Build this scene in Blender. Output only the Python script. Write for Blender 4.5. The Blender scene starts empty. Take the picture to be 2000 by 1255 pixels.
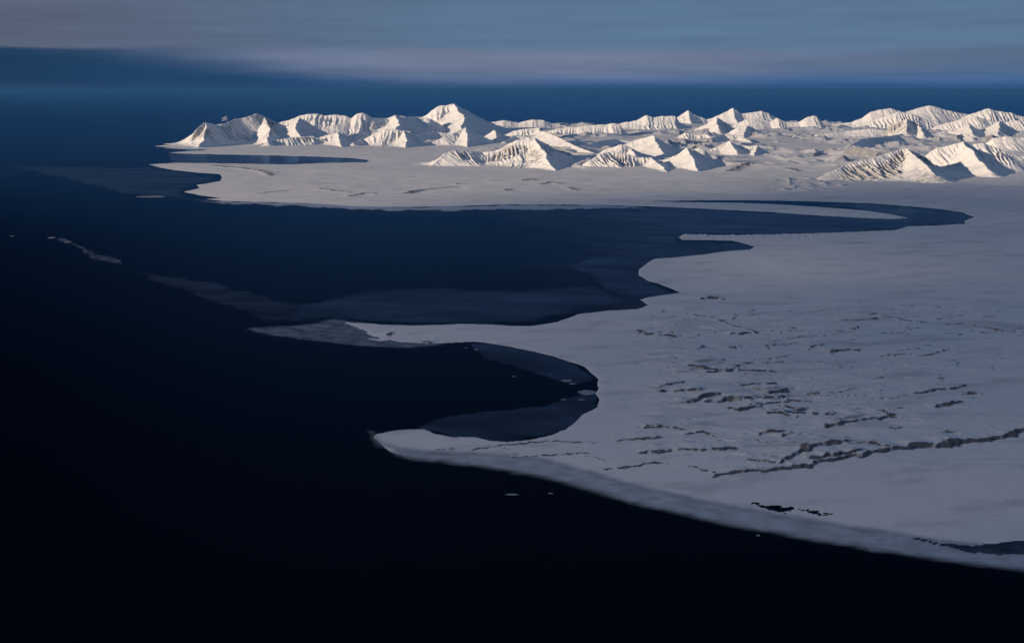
import bpy, math, random
import numpy as np
from mathutils import Vector

# ------------------------------------------------------------------ camera geometry
FPX = 2144.0          # focal length in photo pixels (2000 px wide)
H = 2000.0            # flying height in metres
HORIZON = 175.0
PITCH = math.atan((627.5 - HORIZON) / FPX)
SP, CP = math.sin(PITCH), math.cos(PITCH)

def ray(px, py):
    a = (np.asarray(px, float) - 1000.0) / FPX
    b = (627.5 - np.asarray(py, float)) / FPX
    return a, CP + b * SP, -SP + b * CP          # x, y, z of the view direction

def ground(px, py):
    x, y, z = ray(px, py)
    t = -H / z
    return x * t, y * t

def lift(px, py, yb):
    """a point seen at (px, py) that stands above the ground seen on row yb"""
    _, Y = ground(px, yb)
    x, y, z = ray(px, py)
    t = Y / y
    return float(x * t), float(Y), float(H + z * t)

# ------------------------------------------------------------------ noise
_rng = np.random.RandomState(7)
_perm = _rng.permutation(512).astype(np.int64)
_ga = _rng.rand(512) * 2 * np.pi
_gx, _gy = np.cos(_ga), np.sin(_ga)

def noise(x, y, seed=0):
    xi = np.floor(x).astype(np.int64); yi = np.floor(y).astype(np.int64)
    xf = x - xi; yf = y - yi
    u = xf * xf * xf * (xf * (xf * 6 - 15) + 10); v = yf * yf * yf * (yf * (yf * 6 - 15) + 10)
    def g(i, j):
        h = _perm[(_perm[(xi + i + seed * 17) & 511] + yi + j) & 511]
        return _gx[h] * (xf - i) + _gy[h] * (yf - j)
    a = g(0, 0); b = g(1, 0); c = g(0, 1); d = g(1, 1)
    return (a + u * (b - a) + v * (c - a + u * (a - b - c + d))) * 1.5

def fbm(x, y, octv=4, seed=0, gain=0.5):
    s = 0.0; a = 1.0; f = 1.0
    for k in range(octv):
        s = s + a * noise(x * f + 13.7 * k, y * f - 7.3 * k, seed + k)
        a *= gain; f *= 2.03
    return s

def ridged(x, y, octv=3, seed=0):
    s = 0.0; a = 1.0; f = 1.0; t = 0.0
    for k in range(octv):
        s = s + a * (1 - np.abs(noise(x * f + 5.1 * k, y * f + 9.2 * k, seed + k)) * 1.6)
        t += a; a *= 0.5; f *= 2.1
    return np.clip(s / t, 0, 1)

def sstep(a, b, x):
    t = np.clip((x - a) / (b - a), 0, 1)
    return t * t * (3 - 2 * t)

# ------------------------------------------------------------------ mesh helpers
COL = bpy.context.scene.collection

def grid_mesh(name, X, Y, Z, keep=None, attrs=None, mat=None, smooth=True):
    r, c = X.shape
    idx = np.arange(r * c).reshape(r, c)
    q = np.stack([idx[:-1, :-1], idx[:-1, 1:], idx[1:, 1:], idx[1:, :-1]], -1).reshape(-1, 4)
    if keep is not None:
        q = q[keep.ravel()[q].any(1)]
    used = np.unique(q)
    remap = np.full(r * c, -1, np.int64); remap[used] = np.arange(len(used))
    q = remap[q]
    co = np.stack([X.ravel()[used], Y.ravel()[used], Z.ravel()[used]], -1).astype(np.float32)
    n = (co[q[0, 1]] - co[q[0, 0]]); m = (co[q[0, 3]] - co[q[0, 0]])
    if n[0] * m[1] - n[1] * m[0] < 0:
        q = q[:, ::-1]
    me = bpy.data.meshes.new(name)
    me.vertices.add(len(co)); me.vertices.foreach_set('co', co.ravel())
    me.loops.add(q.size); me.loops.foreach_set('vertex_index', q.ravel().astype(np.int32))
    me.polygons.add(len(q))
    me.polygons.foreach_set('loop_start', (np.arange(len(q)) * 4).astype(np.int32))
    me.polygons.foreach_set('loop_total', np.full(len(q), 4, np.int32))
    me.update(calc_edges=True)
    if smooth:
        me.polygons.foreach_set('use_smooth', np.ones(len(q), bool))
    for k, v in (attrs or {}).items():
        a = me.attributes.new(k, 'FLOAT', 'POINT')
        a.data.foreach_set('value', np.asarray(v, np.float32).ravel()[used])
    o = bpy.data.objects.new(name, me); COL.objects.link(o)
    if mat: me.materials.append(mat)
    return o

def tag(o, label, cat, kind=None, group=None):
    o['label'] = label; o['category'] = cat
    if kind: o['kind'] = kind
    if group: o['group'] = group
    return o

def inside(px, py, poly):
    res = np.zeros(px.shape, bool)
    n = len(poly)
    for i in range(n):
        x0, y0 = poly[i]; x1, y1 = poly[(i + 1) % n]
        if y0 == y1: continue
        c = ((y0 > py) != (y1 > py)) & (px < (x1 - x0) * (py - y0) / (y1 - y0) + x0)
        res ^= c
    return res

def seg_dist(X, Y, pts, closed=False):
    """distance to a polyline, arc length, along-tangent overshoot, side"""
    best = np.full(X.shape, 1e18); S = np.zeros(X.shape); side = np.zeros(X.shape)
    s0 = 0.0
    n = len(pts)
    for i in range(n if closed else n - 1):
        ax, ay = pts[i][:2]; bx, by = pts[(i + 1) % n][:2]
        dx, dy = bx - ax, by - ay
        L = math.hypot(dx, dy) + 1e-9
        raw = ((X - ax) * dx + (Y - ay) * dy) / (L * L)
        t = np.clip(raw, 0, 1)
        qx = X - ax - t * dx; qy = Y - ay - t * dy
        d = qx * qx + qy * qy
        m = d < best
        best = np.where(m, d, best)
        over = t * L
        if i == 0: over = np.where(raw < 0, raw * L, over)
        if i == n - 2: over = np.where(raw > 1, raw * L, over)
        S = np.where(m, s0 + over, S)
        side = np.where(m, np.sign(dx * qy - dy * qx), side)
        s0 += L
    return np.sqrt(best), S, side, s0

# ------------------------------------------------------------------ node helpers
def new_mat(name):
    m = bpy.data.materials.new(name); m.use_nodes = True
    nt = m.node_tree; nt.nodes.clear()
    return m, nt

def N(nt, typ, **kw):
    n = nt.nodes.new(typ)
    for k, v in kw.items():
        if k.startswith('in_'):
            key = k[3:].replace('_', ' ')
            n.inputs[key].default_value = v
        else:
            setattr(n, k, v)
    return n

def math_n(nt, op, a, b=None, c=None, clamp=False):
    n = nt.nodes.new('ShaderNodeMath'); n.operation = op; n.use_clamp = clamp
    for i, v in enumerate((a, b, c)):
        if v is None: continue
        if isinstance(v, (int, float)): n.inputs[i].default_value = v
        else: nt.links.new(v, n.inputs[i])
    return n.outputs[0]

def sm(nt, x, a, b, lo=0.0, hi=1.0):
    n = nt.nodes.new('ShaderNodeMapRange'); n.interpolation_type = 'SMOOTHSTEP'
    nt.links.new(x, n.inputs['Value'])
    n.inputs['From Min'].default_value = a; n.inputs['From Max'].default_value = b
    n.inputs['To Min'].default_value = lo; n.inputs['To Max'].default_value = hi
    return n.outputs[0]

def mix_col(nt, fac, a, b):
    n = nt.nodes.new('ShaderNodeMix'); n.data_type = 'RGBA'
    for v, i in ((fac, 0), (a, 6), (b, 7)):
        if isinstance(v, (int, float)): n.inputs[i].default_value = v
        elif isinstance(v, tuple): n.inputs[i].default_value = (*v, 1) if len(v) == 3 else v
        else: nt.links.new(v, n.inputs[i])
    return n.outputs[2]

def noise_tex(nt, scale, vec=None, detail=4, rough=0.55, stretch=None, rot=0.0):
    pos = vec or nt.nodes.new('ShaderNodeNewGeometry').outputs['Position']
    mp = nt.nodes.new('ShaderNodeMapping')
    mp.inputs['Scale'].default_value = tuple(scale * s for s in (stretch or (1, 1, 1)))
    nt.links.new(pos, mp.inputs['Vector'])
    src = mp.outputs[0]
    if rot:
        r = nt.nodes.new('ShaderNodeVectorRotate'); r.rotation_type = 'Z_AXIS'; r.inputs['Angle'].default_value = rot
        nt.links.new(pos, r.inputs['Vector']); nt.links.new(r.outputs[0], mp.inputs['Vector'])
    t = nt.nodes.new('ShaderNodeTexNoise'); t.inputs['Scale'].default_value = 1.0
    t.inputs['Detail'].default_value = detail; t.inputs['Roughness'].default_value = rough
    nt.links.new(src, t.inputs['Vector'])
    return t.outputs[0]

# ------------------------------------------------------------------ materials
ROCK = (0.045, 0.040, 0.040)
SNOW = (0.84, 0.85, 0.87)

def snow_material(name, rocky, steep_lo, steep_hi, bump_scale, bump_dist, flute=False):
    ROCK = (0.075, 0.070, 0.070) if flute else (0.060, 0.064, 0.075)
    m, nt = new_mat(name)
    geo = nt.nodes.new('ShaderNodeNewGeometry')
    sep = nt.nodes.new('ShaderNodeSeparateXYZ'); nt.links.new(geo.outputs['Normal'], sep.inputs[0])
    n1 = noise_tex(nt, 1 / 90.0, detail=6, rough=0.65)
    n2 = noise_tex(nt, 1 / 900.0, detail=4)
    steep = math_n(nt, 'ADD', sep.outputs['Z'], math_n(nt, 'MULTIPLY', math_n(nt, 'SUBTRACT', n1, 0.5), 0.30 if flute else 0.05))
    fac = sm(nt, steep, steep_hi, steep_lo)
    if flute:
        at = nt.nodes.new('ShaderNodeAttribute'); at.attribute_name = 'rib'
        rib = sm(nt, math_n(nt, 'ADD', at.outputs['Fac'], math_n(nt, 'MULTIPLY', math_n(nt, 'SUBTRACT', n1, 0.5), 0.9)), 0.55, 0.85)
        patch = sm(nt, n2, 0.34, 0.50) if rocky > 0.5 else sm(nt, n2, 0.46, 0.60)
        fac = math_n(nt, 'MAXIMUM', fac, math_n(nt, 'MULTIPLY', rib, patch))
    else:
        at = nt.nodes.new('ShaderNodeAttribute'); at.attribute_name = 'bare'  # scarp mask: bare rock and painted shade share one dark tone
        fac = math_n(nt, 'MAXIMUM', math_n(nt, 'MULTIPLY', fac, 0.6), sm(nt, math_n(nt, 'ADD', at.outputs['Fac'], math_n(nt, 'MULTIPLY', math_n(nt, 'SUBTRACT', n1, 0.5), 0.35)), 0.15, 0.75))
    fac = math_n(nt, 'MULTIPLY', fac, rocky, clamp=True)
    SNOW = (0.87, 0.85, 0.83) if flute else (0.83, 0.81, 0.795)
    snow = mix_col(nt, noise_tex(nt, 1 / 400.0, detail=5), tuple(c * 0.93 for c in SNOW), SNOW)
    rock = mix_col(nt, n1, tuple(c * 0.6 for c in ROCK), tuple(c * 1.9 for c in ROCK))
    col = mix_col(nt, fac, snow, rock)
    if not flute:
        sp1 = noise_tex(nt, 1 / 14.0, detail=3, rough=0.7)
        col = mix_col(nt, sm(nt, sp1, 0.35, 0.72), col, mix_col(nt, 0.13, col, (0.1, 0.12, 0.16)))
        sp2 = noise_tex(nt, 1 / 200.0, detail=7, rough=0.65, stretch=(0.3, 0.8, 1), rot=-0.18)
        col = mix_col(nt, sm(nt, sp2, 0.50, 0.66), col, mix_col(nt, 0.24, col, (0.1, 0.12, 0.16)))
    p = nt.nodes.new('ShaderNodeBsdfPrincipled')
    nt.links.new(col, p.inputs['Base Color'])
    p.inputs['Roughness'].default_value = 0.75
    p.inputs['Specular IOR Level'].default_value = 0.12
    b = nt.nodes.new('ShaderNodeBump'); b.inputs['Strength'].default_value = 1.0
    b.inputs['Distance'].default_value = bump_dist
    nt.links.new(noise_tex(nt, 1 / bump_scale, detail=5, rough=0.6), b.inputs['Height'])
    nt.links.new(b.outputs[0], p.inputs['Normal'])
    out = nt.nodes.new('ShaderNodeOutputMaterial'); nt.links.new(p.outputs[0], out.inputs[0])
    return m

M_PLAIN = snow_material('plain_snow', 0.95, 0.90, 0.978, 55.0, 1.1)
M_MOUNT = snow_material('mountain_snow', 0.22, 0.50, 0.72, 160.0, 9.0, True)
M_ROCKY = snow_material('rocky_mountain_snow', 0.6, 0.50, 0.68, 140.0, 9.0, True)
M_SOFT = snow_material('smooth_mountain_snow', 0.15, 0.45, 0.62, 300.0, 9.0, True)

def water_material():
    m, nt = new_mat('sea_water')
    fr = nt.nodes.new('ShaderNodeFresnel'); fr.inputs['IOR'].default_value = 1.05   # wave-roughened sea
    d = nt.nodes.new('ShaderNodeBsdfDiffuse'); d.inputs['Color'].default_value = (0.0004, 0.0012, 0.0035, 1)
    g = nt.nodes.new('ShaderNodeBsdfGlossy'); g.inputs['Color'].default_value = (0.15, 0.38, 0.66, 1)
    r = noise_tex(nt, 1 / 2500.0, detail=5, rough=0.6, stretch=(0.35, 1, 1))
    nt.links.new(sm(nt, r, 0.3, 0.7, 0.09, 0.15), g.inputs['Roughness'])
    mx = nt.nodes.new('ShaderNodeMixShader')
    nt.links.new(fr.outputs[0], mx.inputs[0]); nt.links.new(d.outputs[0], mx.inputs[1]); nt.links.new(g.outputs[0], mx.inputs[2])
    out = nt.nodes.new('ShaderNodeOutputMaterial'); nt.links.new(mx.outputs[0], out.inputs[0])
    return m
M_WATER = water_material()

def ice_material(name, col, strength, lo, hi, scale, stretch=(1, 1, 1), rot=0.0, rough=0.45, warp=0.55):
    """thin sea ice: broken cover that lets the dark water show between the pans"""
    m, nt = new_mat(name)
    at = nt.nodes.new('ShaderNodeAttribute'); at.attribute_name = 'cover'
    n = noise_tex(nt, 1 / scale, detail=7, rough=0.62, stretch=stretch, rot=rot)
    v = math_n(nt, 'ADD', math_n(nt, 'MULTIPLY', at.outputs['Fac'], 1.0), math_n(nt, 'MULTIPLY', math_n(nt, 'SUBTRACT', n, 0.5), warp * 2))
    fac = math_n(nt, 'MULTIPLY', sm(nt, v, lo, hi), math_n(nt, 'MULTIPLY', sm(nt, at.outputs['Fac'], 0.0, 0.25), strength), clamp=True)
    n2 = noise_tex(nt, 1 / (scale * 0.6), detail=7, rough=0.65, stretch=stretch, rot=rot + 0.15)
    c = mix_col(nt, sm(nt, n2, 0.36, 0.64), tuple(k * (0.55 if col[0] < 0.3 else 0.82) for k in col), tuple(k * (1.3 if col[0] < 0.3 else 1.1) for k in col))
    dd = nt.nodes.new('ShaderNodeBsdfDiffuse'); nt.links.new(c, dd.inputs['Color'])
    gg = nt.nodes.new('ShaderNodeBsdfGlossy'); gg.inputs['Color'].default_value = (0.25, 0.48, 0.78, 1); gg.inputs['Roughness'].default_value = rough * 0.4
    ff = nt.nodes.new('ShaderNodeFresnel'); ff.inputs['IOR'].default_value = 1.05
    p = nt.nodes.new('ShaderNodeMixShader')
    nt.links.new(ff.outputs[0], p.inputs[0]); nt.links.new(dd.outputs[0], p.inputs[1]); nt.links.new(gg.outputs[0], p.inputs[2])
    t = nt.nodes.new('ShaderNodeBsdfTransparent')
    mx = nt.nodes.new('ShaderNodeMixShader')
    nt.links.new(fac, mx.inputs[0]); nt.links.new(t.outputs[0], mx.inputs[1]); nt.links.new(p.outputs[0], mx.inputs[2])
    out = nt.nodes.new('ShaderNodeOutputMaterial'); nt.links.new(mx.outputs[0], out.inputs[0])
    return m

# ------------------------------------------------------------------ sea
def build_sea():
    rad = np.concatenate([[1.0], np.geomspace(1500, 695e3, 60)])
    ang = np.linspace(0, 2 * np.pi, 145)
    R, A = np.meshgrid(rad, ang, indexing='ij')
    o = grid_mesh('sea', R * np.sin(A), R * np.cos(A), np.zeros_like(R), mat=M_WATER)
    return tag(o, 'dark navy open sea around the snow covered coast', 'sea', 'structure')
build_sea()

# ------------------------------------------------------------------ coast
COAST = [
 (318,289),(345,285),(372,279),(420,270),(500,262),(600,256),(760,250),(1000,245),(1300,242),(1700,239.5),(2300,238),(3200,238),
 (3200,400),(3200,1290),(2700,1205),(2500,1182),(2250,1148),
 (2000,1112),(1900,1099),(1800,1085),(1700,1070),(1600,1053),(1500,1036),(1400,1018),(1320,1000),(1250,984),(1200,970),(1150,956),(1100,940),(1050,928),
 (980,915),(900,903),(840,897),(790,890),(762,882),(745,868),(728,853),(738,846),(770,840),(800,837),(830,838),(848,846),(880,852),(930,853),(958,860),(990,863),(1040,858),
 (1080,848),(1105,838),(1125,822),(1140,808),(1165,795),(1170,780),(1160,768),(1168,760),(1165,749),(1168,742),
 (1158,732),(1140,715),(1110,706),(1080,696),(1040,686),(1000,678),(960,671),(930,667),(880,669),(845,672),(780,669),
 (748,666),(722,656),(705,646),(690,638),(672,632),(664,628),(700,630),(760,633),
 (800,635),(860,634),(900,632),(960,633),(1000,636),(1040,636),(1090,628),(1130,613),(1190,606),(1245,603),(1265,596),
 (1248,585),(1262,581),(1280,578),(1328,571),(1285,554),(1265,549),(1245,537),(1247,525),(1262,515),(1278,505),(1320,502),(1370,497),(1420,490),
 (1463,487),(1472,482),(1455,476),(1430,470),(1380,469),(1332,469),(1325,463),(1336,457),(1420,459),(1500,458),(1600,455),(1680,452),
 (1750,449),(1772,442),(1830,440),(1885,437),(1884,432),(1902,424),(1880,415),(1840,409),(1790,404),(1700,397),(1560,392.5),(1450,391),(1350,391.5),(1262,393),
 (1350,395),(1450,396),(1520,399),(1600,404),(1690,411),(1740,418),(1775,426),(1740,428),(1690,426),(1600,421),(1500,414),
 (1400,409),(1300,404),(1200,401),(1100,399.5),(1000,399),(900,402),(800,404),(700,403),(620,398),(540,395),(440,392.5),(400,389),(432,387),
 (395,382),(358,375),(391,367),(384,361),(412,357),(430,353),(434,346),(429,340),(390,337.5),(345,333),(315,328),(290,321),
 (340,318),(420,318.5),(500,320),(570,321),(640,318),(715,317),(722,313),(690,309),(620,306),(540,304),(450,302),(350,300),
 (330,298),(395,293.5),(410,291.5),(350,291),
]
COAST = [(x, y - 15) if (y > 893 and x < 2800) else (x, y) for x, y in COAST]
COAST_W = [tuple(float(v) for v in ground(x, y)) for x, y in COAST]

# open pools near the southern shore
HOLES = [
 [(1120,933),(1140,930),(1158,938),(1150,945),(1130,942)],
 [(1255,962),(1275,960),(1287,968),(1270,972)],
 [(1322,978),(1336,976),(1341,984),(1325,990),(1310,985),(1296,979)],
 [(1470,983),(1500,986),(1545,992),(1552,998),(1530,999),(1500,992)],
 [(1555,992),(1600,1000),(1632,1006),(1600,1004)],
 [(1765,1050),(1800,1052),(1830,1060),(1900,1066),(1960,1058),(2030,1054),(2030,1084),(1950,1082),(1890,1078),(1850,1068)],
]

# scarps and gullies on the plain: pixel polylines with a height in pixels
def z8(*p): return [(1200 + x / 2.5, 550 + y / 2.5) for x, y in p]
def z7(*p): return [(700 + x / 3.3333, 620 + y / 3.3333) for x, y in p]
def z2(*p): return [(750 + x / 3.3333, 180 + y / 3.3333) for x, y in p]
SCARPS = [
 (3, z8((150,718),(235,708),(330,722),(345,732))), (3, z8((340,750),(440,738),(505,775))), (4, z8((0,775),(120,768),(235,762))),
 (4, z8((120,835),(250,830),(370,820),(440,828),(540,825),(590,822))), (3, z8((0,912),(100,900),(190,882),(265,890))),
 (3, z8((365,900),(430,920),(500,935))),
 (5.5, z8((470,960),(520,940),(640,925),(730,920),(850,912),(960,905),(990,885),(1100,872),(1200,860),(1250,840),(1340,828),(1450,818),(1560,805))),
 (7, z8((1450,818),(1560,806),(1650,799),(1750,786),(1850,773),(1930,760),(2000,748),(2200,735),(2500,720))),
 (4.5, z8((790,892),(850,870),(900,845),(930,822))), (6, z8((905,832),(950,826),(1000,815),(1080,800),(1095,795))), (5, z8((940,880),(1040,858),(1150,850),(1240,835))),
 (4, z8((1120,795),(1200,798),(1270,805),(1340,820))), (3, z8((640,875),(720,885),(790,892))),
 (4, z8((1010,725),(1100,708),(1180,692),(1280,685),(1380,668))), (3, z8((690,760),(740,748),(830,745))), (4, z8((800,770),(850,755),(870,765))),
 (4, z8((1560,638),(1610,622),(1650,612),(1700,605))), (3, z8((1460,565),(1560,548),(1650,540),(1720,520))), (3, z8((1690,570),(1740,560),(1790,572))),
 (5, z8((340,603),(400,582),(510,565))), (5, z8((430,607),(520,598),(620,590),(710,582))), (5, z8((735,562),(800,552),(850,545))), (4, z8((710,585),(790,582),(860,578))),
 (4, z8((600,638),(680,625),(720,618))), (3, z8((540,625),(620,640))), (3, z8((730,660),(800,655),(900,672))), (4, z8((800,625),(850,628),(930,645))),
 (4, z8((290,550),(350,548),(440,545))), (3, z8((215,522),(250,512),(340,495))), (4, z8((215,548),(250,540))), (3, z8((340,603),(300,602))),
 (3, z8((370,420),(400,436),(470,442),(560,445),(640,435))), (3, z8((440,460),(560,455),(700,455),(800,455))), (2, z8((940,350),(980,330),(1040,318))),
 (3, z8((1040,360),(1120,352),(1200,358))), (2, z8((1290,380),(1400,375),(1520,380),(1600,360),(1640,352))),
 (2.5, z8((1140,252),(1190,242))), (2, z8((1250,200),(1320,193),(1430,210),(1500,215),(1600,225),(1700,228),(1800,245),(1900,262),(2000,272),(2200,285))),
 (3, z8((410,90),(470,82),(520,90),(545,98))), (3, z8((110,245),(160,268),(240,275),(330,280))), (2, z8((340,165),(430,180),(520,205),(590,230),(690,258))),
 (2, z8((800,262),(930,260))), (3, z8((600,520),(720,512),(800,508))), (2.5, z8((830,595),(960,598))), (3, z8((960,655),(1080,662))),
 (2, z8((1250,588),(1350,588),(1430,575))), (2, z8((730,332),(840,325))), (2.5, z8((560,270),(700,258))), (2, z8((400,345),(440,320))), (2.5,z8((560,340),(590,335))),
 (2.5, z8((640,620),(760,605),(860,600))), (2.5, z8((760,640),(840,655),(935,655))), (2, z8((940,560),(1080,566))), (2, z8((1580,755),(1680,750))),
 (3, z7((720,865),(800,850),(950,830),(1100,815),(1250,800),(1400,808),(1550,818))), (3, z7((1690,800),(1850,790),(1980,785))),
 (3, z7((970,908),(1100,905),(1250,895),(1400,885),(1500,875))), (2.5, z7((500,860),(620,850))), (3, z7((1820,880),(2000,880))),
 (3, z7((1590,985),(1700,980),(1800,970),(1880,945))), (2, z7((860,840),(960,850),(1030,885))), (2, z7((1470,895),(1560,915),(1650,945))),
 (2, z7((1860,725),(1980,715))), (2.5, z7((180,118),(220,100))), (3, z7((420,160),(490,168))),
 (2.2, z2((130,665),(200,650),(255,640))), (1.5, z2((260,640),(480,625))), (1.8, z2((480,605),(500,612))), (1.8, z2((1200,630),(1280,650))), (1.5, z2((780,650),(810,640))),
 (1.5, z2((880,590),(960,580),(1010,590))), (1.2, z2((1000,615),(1080,600),(1180,610))),
 (1.6, [(406,324),(470,329),(510,334),(525,338),(535,345)]), (1.2, [(620,371),(660,376),(695,379)]), (1.4, [(675,386),(710,379),(740,380)]), (1.0, [(500,379),(560,374)]),
 (2.0, [(1420,338),(1440,330),(1465,327),(1482,327)]), (1.6, [(1535,332),(1555,338)]), (1.5, [(1510,370),(1550,372)]),
]

def build_land():
    rows = np.concatenate([np.linspace(1290, 440, 840), np.linspace(439, 238.2, 330)])
    cols = np.concatenate([np.arange(0, 2010, 1.75), np.arange(2012, 3060, 7.0)])
    PX, PY = np.meshgrid(cols, rows)
    X, Y = ground(PX, PY)
    D = Y
    px_m = D / FPX                                   # metres per photo pixel
    # organic coast line
    wx = fbm(X / (px_m * 22), Y / (px_m * 120), 4, 3) * 2.2
    wy = fbm(X / (px_m * 18), Y / (px_m * 90), 4, 11) * 0.9
    far = sstep(1200, 420, PY)
    tipw = sstep(640, 680, PX) * sstep(820, 770, PX) * sstep(612, 632, PY) * sstep(680, 664, PY)
    wx = wx + tipw * 26 * fbm(PX / 34, PY / 7, 5, 230); wy = wy + tipw * 2.0 * fbm(PX / 30, PY / 7, 4, 240)
    inl = inside(PX + wx, PY + wy * (0.35 + 0.65 * (1 - far)), COAST)
    dist, *_ = seg_dist(X, Y, COAST_W, True)
    sd = np.where(inl, dist, -dist)
    # height of the plain
    z = 3.0 * sstep(0, 60, sd) * (0.25 + 0.75 * sstep(840, 780, PY)) + 14 * sstep(30 + 260 * sstep(780, 860, PY), 900 + 500 * sstep(780, 860, PY), sd) + 22 * sstep(500, 4000, sd)
    z += sstep(100, 2500, sd) * (16 * fbm(X / 3800, Y / 3800, 4, 21) + 4 * fbm(X / 700, Y / 700, 4, 5))
    z += sstep(30, 400, sd) * 0.45 * fbm(X / 120, Y / 190, 4, 31) * np.clip(0.5 + fbm(X / 1500, Y / 1900, 3, 33), 0.05, 1.5)
    hill = sstep(340, 318, PY) * sstep(1000, 1200, PX + (330 - PY) * 5)
    hill = hill * sstep(300, 1500, sd)
    z += hill * (190 * np.clip(ridged(X / 2100 + 0.3 * fbm(X / 1500, Y / 1500, 2, 118), Y / 3600, 3, 120) - 0.45, 0, 1) * 2 * np.clip(0.6 + fbm(X / 4200, Y / 5200, 2, 125), 0, 1.4) + 35)
    # western slope of the northern plain leans towards the low sun
    near = (PY > 430)
    bare = np.zeros(X.shape)
    # elongated wind-cut ledges of the southern upland
    reg = sstep(1180, 1330, PX) * sstep(575, 640, PY) * sstep(960, 830, PY) * sstep(2150, 1700, PX + (PY - 700) * 0.5)
    c, s = math.cos(0.16), math.sin(0.16)
    U = X * c + Y * s; V = -X * s + Y * c
    led = ridged(U / 900 + 0.4 * fbm(X / 600, Y / 600, 2, 2), V / 330, 3, 40)
    z += reg * 11 * np.clip(led - 0.55, 0, 1) * 2
    z += reg * 2.0 * ridged(U / 260, V / 90, 2, 47)
    for lam_, A_, sd_, th_ in ((430, 13.0, 140, 0.10), (250, 9.0, 150, 0.06), (150, 5.0, 160, 0.03)):
        f = (V / lam_ + 1.3 * fbm(U / (lam_ * 4.5), V / (lam_ * 2.2), 4, sd_)) % 1.0
        pm = sstep(th_, th_ + 0.35, fbm(U / (lam_ * 4), V / (lam_ * 1.6), 4, sd_ + 3))
        saw = np.where(f < 0.055, f / 0.055, (1 - f) / 0.945)
        rg = np.maximum(reg, 0.18 * sstep(470, 700, PY))
        z += rg * A_ * pm * saw
        row = 1.15 * Y * Y / (H * FPX) / lam_
        cut = sstep(row * 1.1 + 0.02, row * 0.3, f) * sstep(0.25, 0.6, pm) * sstep(0.1, 0.5, rg) * sstep(-0.25, 0.35, fbm(X / (lam_ * 0.9), Y / (lam_ * 0.9), 3, sd_ + 7))
        bare = np.maximum(bare, cut * sstep(7600, 4200, Y + lam_ * 4) * 0.25 + cut * 0.75)
    # rough shore ice
    shore = sstep(900, 120, np.abs(sd)) * sstep(760, 830, PY)
    z += shore * 0.9 * np.clip(fbm(X / 26, Y / 34, 3, 60), 0, 1) * inl * np.clip(0.3 + fbm(X / 400, Y / 400, 3, 63), 0, 1.2)
    moraine = sstep(1490, 1540, PX) * sstep(1720, 1600, PX) * sstep(345, 355, PY) * sstep(380, 370, PY)
    z += moraine * 45 * np.clip(fbm(X / 260, Y / 500, 3, 70), 0, 1)
    bar = sstep(1320, 1335, PX) * sstep(1800, 1600, PX) * sstep(455, 458, PY) * sstep(467, 463, PY)
    z += bar * 16 * np.clip(fbm(X / 55, Y / 150, 2, 75), 0, 1)
    z = np.where(inl, np.maximum(z, 0.35 + 2.0 * sstep(0, 25, sd) * sstep(830, 760, PY)), -4.0)
    # scarps
    for hp, pl in SCARPS:
        pts = [tuple(float(v) for v in ground(x, y)) for x, y in pl]
        my = sum(p[1] for p in pts) / len(pts)
        h = hp * my / FPX * 0.8
        pad = 26 * h
        xs = [p[0] for p in pts]; ys = [p[1] for p in pts]
        m = (X > min(xs) - pad) & (X < max(xs) + pad) & (Y > min(ys) - pad) & (Y < max(ys) + pad) & inl
        if not m.any(): continue
        x = X[m]; y = Y[m]
        x2 = x + h * 2.2 * fbm(x / (h * 9), y / (h * 9), 3, 80); y2 = y + h * 2.6 * fbm(x / (h * 8), y / (h * 8), 3, 90)
        d, S, side, L = seg_dist(x2, y2, pts)
        if pts[-1][0] < pts[0][0]: side = -side
        q = d * side                                  # positive on the far side
        end = sstep(-0.02 * L, 0.09 * L, S) * sstep(1.02 * L, 0.91 * L, S)
        hh = h * end * (0.65 + 0.7 * np.clip(fbm(S / (h * 10), S * 0, 3, 95) + 0.4, 0, 1))
        cw = max(h * 1.1, 1.6 * my * my / (H * FPX))
        prof = np.where(q < 0, sstep(-cw, 0, q), np.exp(-q / (h * 9)))
        dip = -0.35 * np.exp(-((q + cw * 1.4) / (cw * 0.9)) ** 2)
        z[m] += hh * (prof + dip)
        wl = max(0.5 * min(hp, 5.5), 0.8) * my * my / (H * FPX) * 0.85
        bk = np.clip((1.15 if hp > 5 else 0.9) + 1.15 * fbm(x / (h * 4 + 15), y / (h * 4 + 15), 3, 99), 0, 1)
        bare[m] = np.maximum(bare[m], np.exp(-((q + wl * 0.4) / wl) ** 2) * sstep(0, 0.25, end) * bk * (1.0 if hp > 2.2 else 0.75))  # rock tone on scarp faces, also painting in shade the sun does not give
    z = np.where(PY > 825, z * (0.25 + 0.75 * np.maximum(sstep(330, 900, sd), sstep(860, 825, PY))), z)
    z = np.where(inl, np.maximum(z, 0.3), z)
    for hole in HOLES:
        hw = inside(PX + 9 * fbm(PX / 20, PY / 8, 5, 170), PY + 4 * fbm(PX / 24, PY / 8, 5, 180), hole)
        z = np.where(hw, -3.0, z)
    solid = z > -2.0
    # keep a fringe so that the edge dips into the sea
    o = grid_mesh('snow_plain', X, Y, z, keep=solid, attrs={'bare': bare}, mat=M_PLAIN)
    return tag(o, 'broad snow covered coastal plain with grey gullies and low scarps', 'terrain', 'structure')
build_land()

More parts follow.
